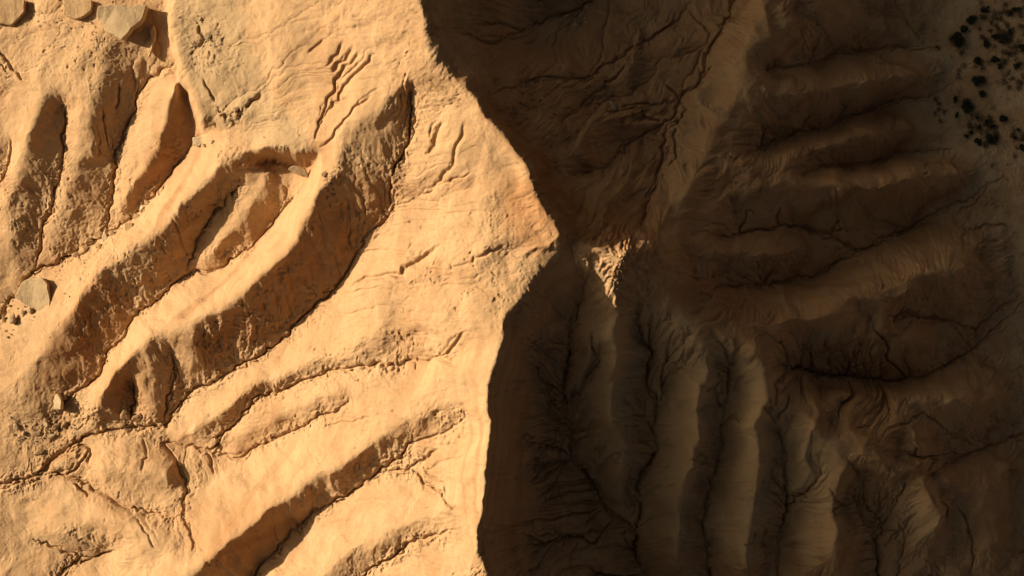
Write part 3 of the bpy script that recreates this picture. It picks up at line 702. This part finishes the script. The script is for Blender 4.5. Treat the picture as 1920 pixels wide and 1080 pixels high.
B = [
 (28,600,34,26,'rounded grey boulder below the big flat boulder, second in size',M_GREY,21,50,.7),
 (44,586,16,14,'small grey boulder touching the big flat boulder from below',M_GREY,22,0,.8),
 (58,582,15,20,'grey broken block with a dark right face under the big boulder',M_GREY,23,20,.9),
 (35,548,20,30,'tan shoulder rock on the left side of the big flat boulder',M_TAN,24,30,.5),
 (8,598,10,18,'brown rock by the left picture edge below the dark gully',M_BROWN,25,0,.7),
 (18,572,14,9,'low tan rock left of the rounded grey boulder',M_TAN,26,0,.6),
 (50,512,20,12,'tan rock at the upper left of the big flat boulder',M_TAN,27,20,.5),
 (268,391,17,13,'cream white rock at the upper end of the boulder strip',M_PALE,31,10,.8),
 (276,381,9,13,'small tan rock behind the cream white one',M_TAN,32,30,.8),
 (256,406,16,12,'tan rock just below the cream white rock',M_TAN,33,0,.6),
 (241,408,11,11,'small tan rock above the flat tan plate',M_TAN,34,0,.6),
 (211,438,12,14,'tan rock right of the pale splinter',M_TAN,35,30,.5),
 (185,440,20,14,'long tan rock left of the pale splinter',M_TAN,36,40,.6),
 (168,452,18,16,'tan rock upper left of the blocky boulder',M_TAN,37,0,.8),
 (157,468,22,18,'blocky tan boulder casting a black shadow in the strip',M_TAN,38,15,.9),
 (142,478,14,12,'tan rock at the lower left end of the strip',M_TAN,39,0,.6),
 (188,462,16,10,'flat tan rock under the pale splinter',M_TAN,40,10,.4),
 (383,272,12,10,'white lump right of the white flat block',M_PALE,41,0,.7),
 (397,266,9,9,'little white stone with a dark pit, highest of the white rocks',M_PALE,42,0,.8),
 (608,327,13,12,'brown rock alone on the slope right of the dark notch',M_BROWN,43,40,.6),
 (415,380,14,20,'tan rock standing in the side gully',M_TAN,44,20,.6),
 (430,367,10,16,'slender tan rock beside the side gully rock',M_TAN,45,30,.6),
 (402,828,18,34,'long tan block leaning at the end of the lower gully',M_TAN,46,-35,.6),
 (236,778,20,22,'round reddish boulder at the foot of the short spur',M_BROWN,47,0,.8),
 (258,784,22,14,'dark sided low rock right of the round reddish boulder',M_BROWN,48,20,.6),
 (228,797,18,11,'tan rock below the round reddish boulder',M_TAN,49,0,.5),
 (301,796,11,9,'pale tan rock at the outlet of the long gully',M_TAN,50,0,.7),
 (122,745,13,14,'tan block right of the upright pale stone',M_TAN,51,0,.8),
 (30,800,12,20,'grey crumbling rock in the rubble field at left',M_GREY,52,20,.7),
 (45,812,10,14,'grey crumbling rock beside another in the rubble field',M_GREY,53,-20,.7),
 (88,795,16,18,'dark grey broken rock at the left of the rubble heap',M_GREY,54,20,.7),
 (104,800,22,20,'broken brown rock in the middle of the rubble heap',M_BROWN,55,0,.6),
 (122,798,16,24,'grey brown rock on the right edge of the rubble heap',M_BROWN,56,10,.6),
 (98,817,18,12,'grey rock at the bottom of the rubble heap',M_GREY,57,10,.6),
 (70,812,18,12,'flat grey rock left of the rubble heap',M_GREY,58,10,.5),
 (72,848,28,14,'long low brown mound of rock below the rubble heap',M_BROWN,59,25,.5),
 (1078,47,15,9,'pale stone high in the shaded bowl, larger of two',M_PALE,60,-20,.6),
 (1100,43,10,7,'pale stone high in the shaded bowl, smaller of two',M_PALE,61,0,.6),
 (1148,198,16,26,'whitish rock outcrop in the shaded bowl',M_GREY,62,35,.5),
 (420,216,26,13,'crumbling brown rock in the left part of the plateau corner hollow',M_BROWN,63,10,.6),
 (442,208,20,15,'dark crumbling rock in the right part of the plateau corner hollow',M_BROWN,64,10,.6),
 (398,232,18,9,'dark rock under the plateau corner',M_BROWN,65,10,.6),
 (376,36,9,9,'small grey stone on the plateau near the top edge',M_GREY,66,0,.5),
 (391,68,18,22,'flat grey plate set in the plateau surface',M_GREY,67,0,.15),
]
for (px, py, a, c, lab, mt, sd_, ro, ta) in B: boulder(px, py, a, c, lab, mt, sd_, ro, ta)

# rubble: small stones, each one its own object
stones = [boulder_mesh('stone', 1, .8, .7, 300 + i_, (M_TAN, M_TAN, M_GREY, M_BROWN)[i_ % 4], 12) for i_ in range(8)]
def rubble(zone, num, smin, smax, label, group, seed, kinds=range(8)):
    r = random.Random(seed); k_ = list(kinds)
    xs = [p[0] for p in zone]; ys = [p[1] for p in zone]; c = 0
    while c < num:
        px, py = r.uniform(min(xs), max(xs)), r.uniform(min(ys), max(ys))
        if not inpoly(np.array([float(px)]), np.array([float(py)]), zone)[0]: continue
        c += 1; x, y, z_ = ground(px, py); s = (smin + (smax - smin) * r.random()**2.2) * .1
        o = link(bpy.data.objects.new('stone', stones[r.choice(k_)])); o.location = (x, y, z_ + s * .2)
        o.rotation_euler = (r.uniform(-.3, .3), r.uniform(-.3, .3), r.uniform(0, 6.28)); o.scale = (s, s * r.uniform(.7, 1.1), s * r.uniform(.6, 1))
        o['label'] = label; o['category'] = 'stone'; o['group'] = group
rubble([(100,480),(190,440),(280,385),(270,405),(200,450),(130,500),(90,520)], 46, 2.5, 8, 'small tan stone among the boulders of the upper left gully', 'stones in the boulder strip', 1, [0,1,4,5])
rubble([(0,560),(30,560),(70,585),(60,605),(20,640),(0,640)], 22, 3, 8, 'small stone around the grey boulders at the left edge', 'stones round the grey boulders', 2)
rubble([(95,500),(175,480),(130,560),(110,545)], 20, 2, 5, 'small tan stone right of the big flat boulder', 'stones right of the big boulder', 3, [0,1,4,5])
rubble([(10,770),(80,785),(100,765),(150,750),(140,810),(95,830),(10,830)], 60, 2.5, 8, 'small broken stone in the rubble field below the dark gully mouth', 'stones of the rubble field', 4)
rubble([(335,25),(370,25),(400,90),(430,130),(400,150),(360,110),(335,70)], 48, 1.8, 5, 'small stone strewn on the smooth plateau at top left', 'stones on the plateau', 5, [0,2,4,6])
rubble([(215,795),(310,800),(295,830),(230,825)], 24, 2, 6, 'small tan stone where the long gully ends', 'stones at the gully end', 6, [0,1,4,5])
rubble([(0,900),(120,895),(120,935),(60,960),(0,945)], 30, 1.8, 4.5, 'small tan stone on the low ground at bottom left', 'stones on the low ground', 7, [0,1,4,5])
rubble([(170,55),(240,78),(300,60),(320,60),(300,95),(230,95),(170,75)], 24, 2, 5, 'small stone below the wide tilted slab at the top', 'stones under the top slabs', 9)
rubble([(0,40),(60,20),(120,30),(175,28),(170,50),(90,55),(0,70)], 24, 2, 5, 'small stone below the pale slabs of the top left corner', 'stones under the corner slabs', 10, [0,1,4,5])
rubble([(430,215),(560,215),(560,270),(500,280),(450,260)], 20, 2, 5, 'small stone above the dark notch of the plateau', 'stones above the notch', 8, [0,2,4,6])

# ------------------------------------------------------------------ desert bushes on the wash
ml, n, b = newmat('bush_leaves'); tc = n.nodes.new('ShaderNodeNewGeometry')
n.links.new(mixc(n, ramp(n, ntex(n, tc.outputs['Position'], 3, 3), .35, .65), (.026, .030, .018), (.085, .085, .050)), b.inputs['Base Color'])
mw, n, b = newmat('bush_wood'); b.inputs['Base Color'].default_value = (.06, .04, .03, 1)
def bush(px, py, dpx, label, seed, wide=1.0, loose=0.0, rot=0, group='dark bushes on the shaded wash'):
    r = random.Random(seed); x, y, z_ = ground(px, py); rad = dpx * .044
    root = link(bpy.data.objects.new('desert_bush', None)); root.location = (x, y, z_); root.rotation_euler = (0, 0, R(rot))
    root.empty_display_size = .3
    root['label'] = label; root['category'] = 'bush'; root['group'] = group
    vs, fs = [], []; lumps = []
    for _ in range(int(5 + rad * 3)):
        a = r.uniform(0, 6.28); d = rad * r.uniform(.1, .72)
        lumps.append((math.cos(a) * d * wide, math.sin(a) * d, rad * r.uniform(.35, .85), rad * r.uniform(.34, .55) * (1 - .45 * loose)))
    nl = int(2600 * max(.4, rad) * (1 - .45 * loose))
    for _ in range(nl):
        lx, ly, lz, lr = r.choice(lumps); v = Vector((r.gauss(0, 1), r.gauss(0, 1), r.gauss(0, 1))).normalized() * lr * r.random()**.55 * r.uniform(.8, 1.35)
        p = Vector((lx, ly, max(.05, lz))) + v; p.z = max(.04, p.z); s = r.uniform(.05, .13)
        u = Vector((r.gauss(0, 1), r.gauss(0, 1), r.gauss(0, .6))).normalized(); t = u.cross(Vector((r.gauss(0, 1), r.gauss(0, 1), r.gauss(0, 1)))).normalized()
        k0 = len(vs); vs += [p - u*s, p + t*s*.6, p + u*s, p - t*s*.6]; fs.append((k0, k0+1, k0+2, k0+3))
    me = bpy.data.meshes.new('foliage'); me.from_pydata(vs, [], fs); me.materials.append(ml)
    f_ = link(bpy.data.objects.new('foliage', me)); f_.parent = root
    vs, fs = [], []
    for lx, ly, lz, lr in lumps:
        a, c = Vector((lx*.08, ly*.08, -.1)), Vector((lx, ly, lz)); k0 = len(vs); rr_ = .05 + rad * .02
        ux = (c - a).orthogonal().normalized(); uy = (c - a).cross(ux).normalized()
        for q_, (cc, w_) in enumerate(((a, rr_), (c, rr_ * .35))):
            for s in range(5): vs.append(cc + (ux * math.cos(s*1.2566) + uy * math.sin(s*1.2566)) * w_)
        for s in range(5): fs.append((k0+s, k0+(s+1) % 5, k0+5+(s+1) % 5, k0+5+s))
    me = bpy.data.meshes.new('stems'); me.from_pydata(vs, [], fs); me.materials.append(mw)
    s_ = link(bpy.data.objects.new('stems', me)); s_.parent = root
for i_, a in enumerate([
 (1795,72,46,'largest black bush of the wash, left of all others near the top',1.0,0,-20),
 (1820,38,26,'tall dark bush above right of the largest bush',.8,0,20),
 (1806,56,22,'dark bush joining the largest bush to the one above it',1,0,0),
 (1833,113,20,'oval dark bush alone below right of the largest bush',.8,0,20),
 (1865,113,22,'dark bush right of the lone oval bush',1.0,.2,-30),
 (1873,125,13,'small dark bush hanging off the bush right of the oval one',1.2,.2,0),
 (1847,82,20,'ragged thin bush right of the largest bush',.8,.8,0),
 (1862,70,16,'ragged thin bush in the upper scrub patch, middle one',1.2,.9,0),
 (1880,74,24,'ragged spreading bush in the middle of the upper scrub',1.2,.6,20),
 (1895,58,20,'ragged bush in the scrub by the right edge, upper one',1.2,.8,0),
 (1845,18,20,'dark low bush at the top picture edge',1.5,.5,0),
 (1900,20,26,'loose dark bush in the top right corner',1.4,.7,0),
 (1914,88,24,'dark bush cut by the right picture edge',.8,.2,0),
 (1905,122,20,'dark ragged bush lower right of the pale bare patch',1.2,.4,0),
 (1832,154,30,'dark wide bush at the top of the central pair',1.5,.1,10),
 (1839,178,20,'round dark bush under the wide one',1,0,0),
 (1790,186,14,'small dark bush at the mouth of the gully',1.2,.1,-30),
 (1812,200,32,'big dark bush leaning down to the right beside the gully mouth',1.3,.05,-35),
 (1793,216,13,'small dark oval bush below the gully mouth',.6,.1,-20),
 (1879,223,24,'solitary compact black bush in the open sand',.85,0,-10),
 (1831,221,13,'ragged little bush at the top of the lower scrub',1,.6,0),
 (1847,228,15,'ragged small bush in the middle of the lower scrub',1,.8,0),
 (1859,237,14,'ragged small bush at the right of the lower scrub',1,.6,0),
 (1835,238,14,'thin upright bush in the lower scrub',.6,.8,0),
 (1820,248,14,'dark little bush at the left of the lower scrub',1.5,.3,30),
 (1811,255,10,'tiny dark bush, leftmost of the lower scrub',1,.2,0),
 (1833,266,20,'dark bush at the lower left of the lower scrub',.9,.2,30),
 (1856,262,28,'largest dark bush of the lower scrub',1,.1,-30),
 (1868,258,14,'dark bush on the right shoulder of the scrub\'s largest one',1,.2,0),
 (1901,257,13,'small dark bush alone near the right edge',1.3,.1,0),
 (1908,244,12,'faint thin bush near the right edge above a small dark one',1,.8,0),
 (1914,277,22,'dark upright bush at the right edge, lowest of all',.6,.3,0),
]): bush(a[0], a[1], a[2], a[3], 500 + i_, a[4], a[5], a[6])
# dry scrub litter between the bushes: nobody could count it
r = random.Random(77); vs, fs = [], []
for cx_, cy_, rx_, ry_, nn in [(1885,70,45,50,2600),(1850,240,34,28,1500),(1760,210,25,25,300),(1900,150,40,40,700),(1905,260,20,35,500),(1800,110,40,40,350),(1870,30,60,25,900)]:
    cl = [(r.gauss(cx_, rx_ * .5), r.gauss(cy_, ry_ * .5)) for _ in range(max(6, nn // 45))]
    for _ in range(nn):
        c_ = r.choice(cl); px, py = c_[0] + r.gauss(0, 3), c_[1] + r.gauss(0, 3)
        x, y = unproj(px, py, .5); z_ = hgt(x, y)
        for _ in range(2):
            p = Vector((x + r.uniform(-.1, .1), y + r.uniform(-.1, .1), z_ + r.uniform(.03, .3))); s = r.uniform(.06, .16)
            u = Vector((r.gauss(0, 1), r.gauss(0, 1), r.gauss(0, .7))).normalized(); t = u.cross(Vector((r.gauss(0, 1), r.gauss(0, 1), r.gauss(0, 1)))).normalized()
            k0 = len(vs); vs += [p - u*s, p + t*s*.5, p + u*s, p - t*s*.5]; fs.append((k0, k0+1, k0+2, k0+3))
me = bpy.data.meshes.new('dry_scrub'); me.from_pydata(vs, [], fs)
mdry, n, b = newmat('dry_twigs'); b.inputs['Base Color'].default_value = (.17, .12, .07, 1); me.materials.append(mdry)
o = link(bpy.data.objects.new('dry_scrub', me)); o['kind'] = 'stuff'; o['label'] = 'dry brown scrub litter on the wash between the bushes'; o['category'] = 'scrub'
print('terrain', NX, NY, 'objects', len(bpy.data.objects))
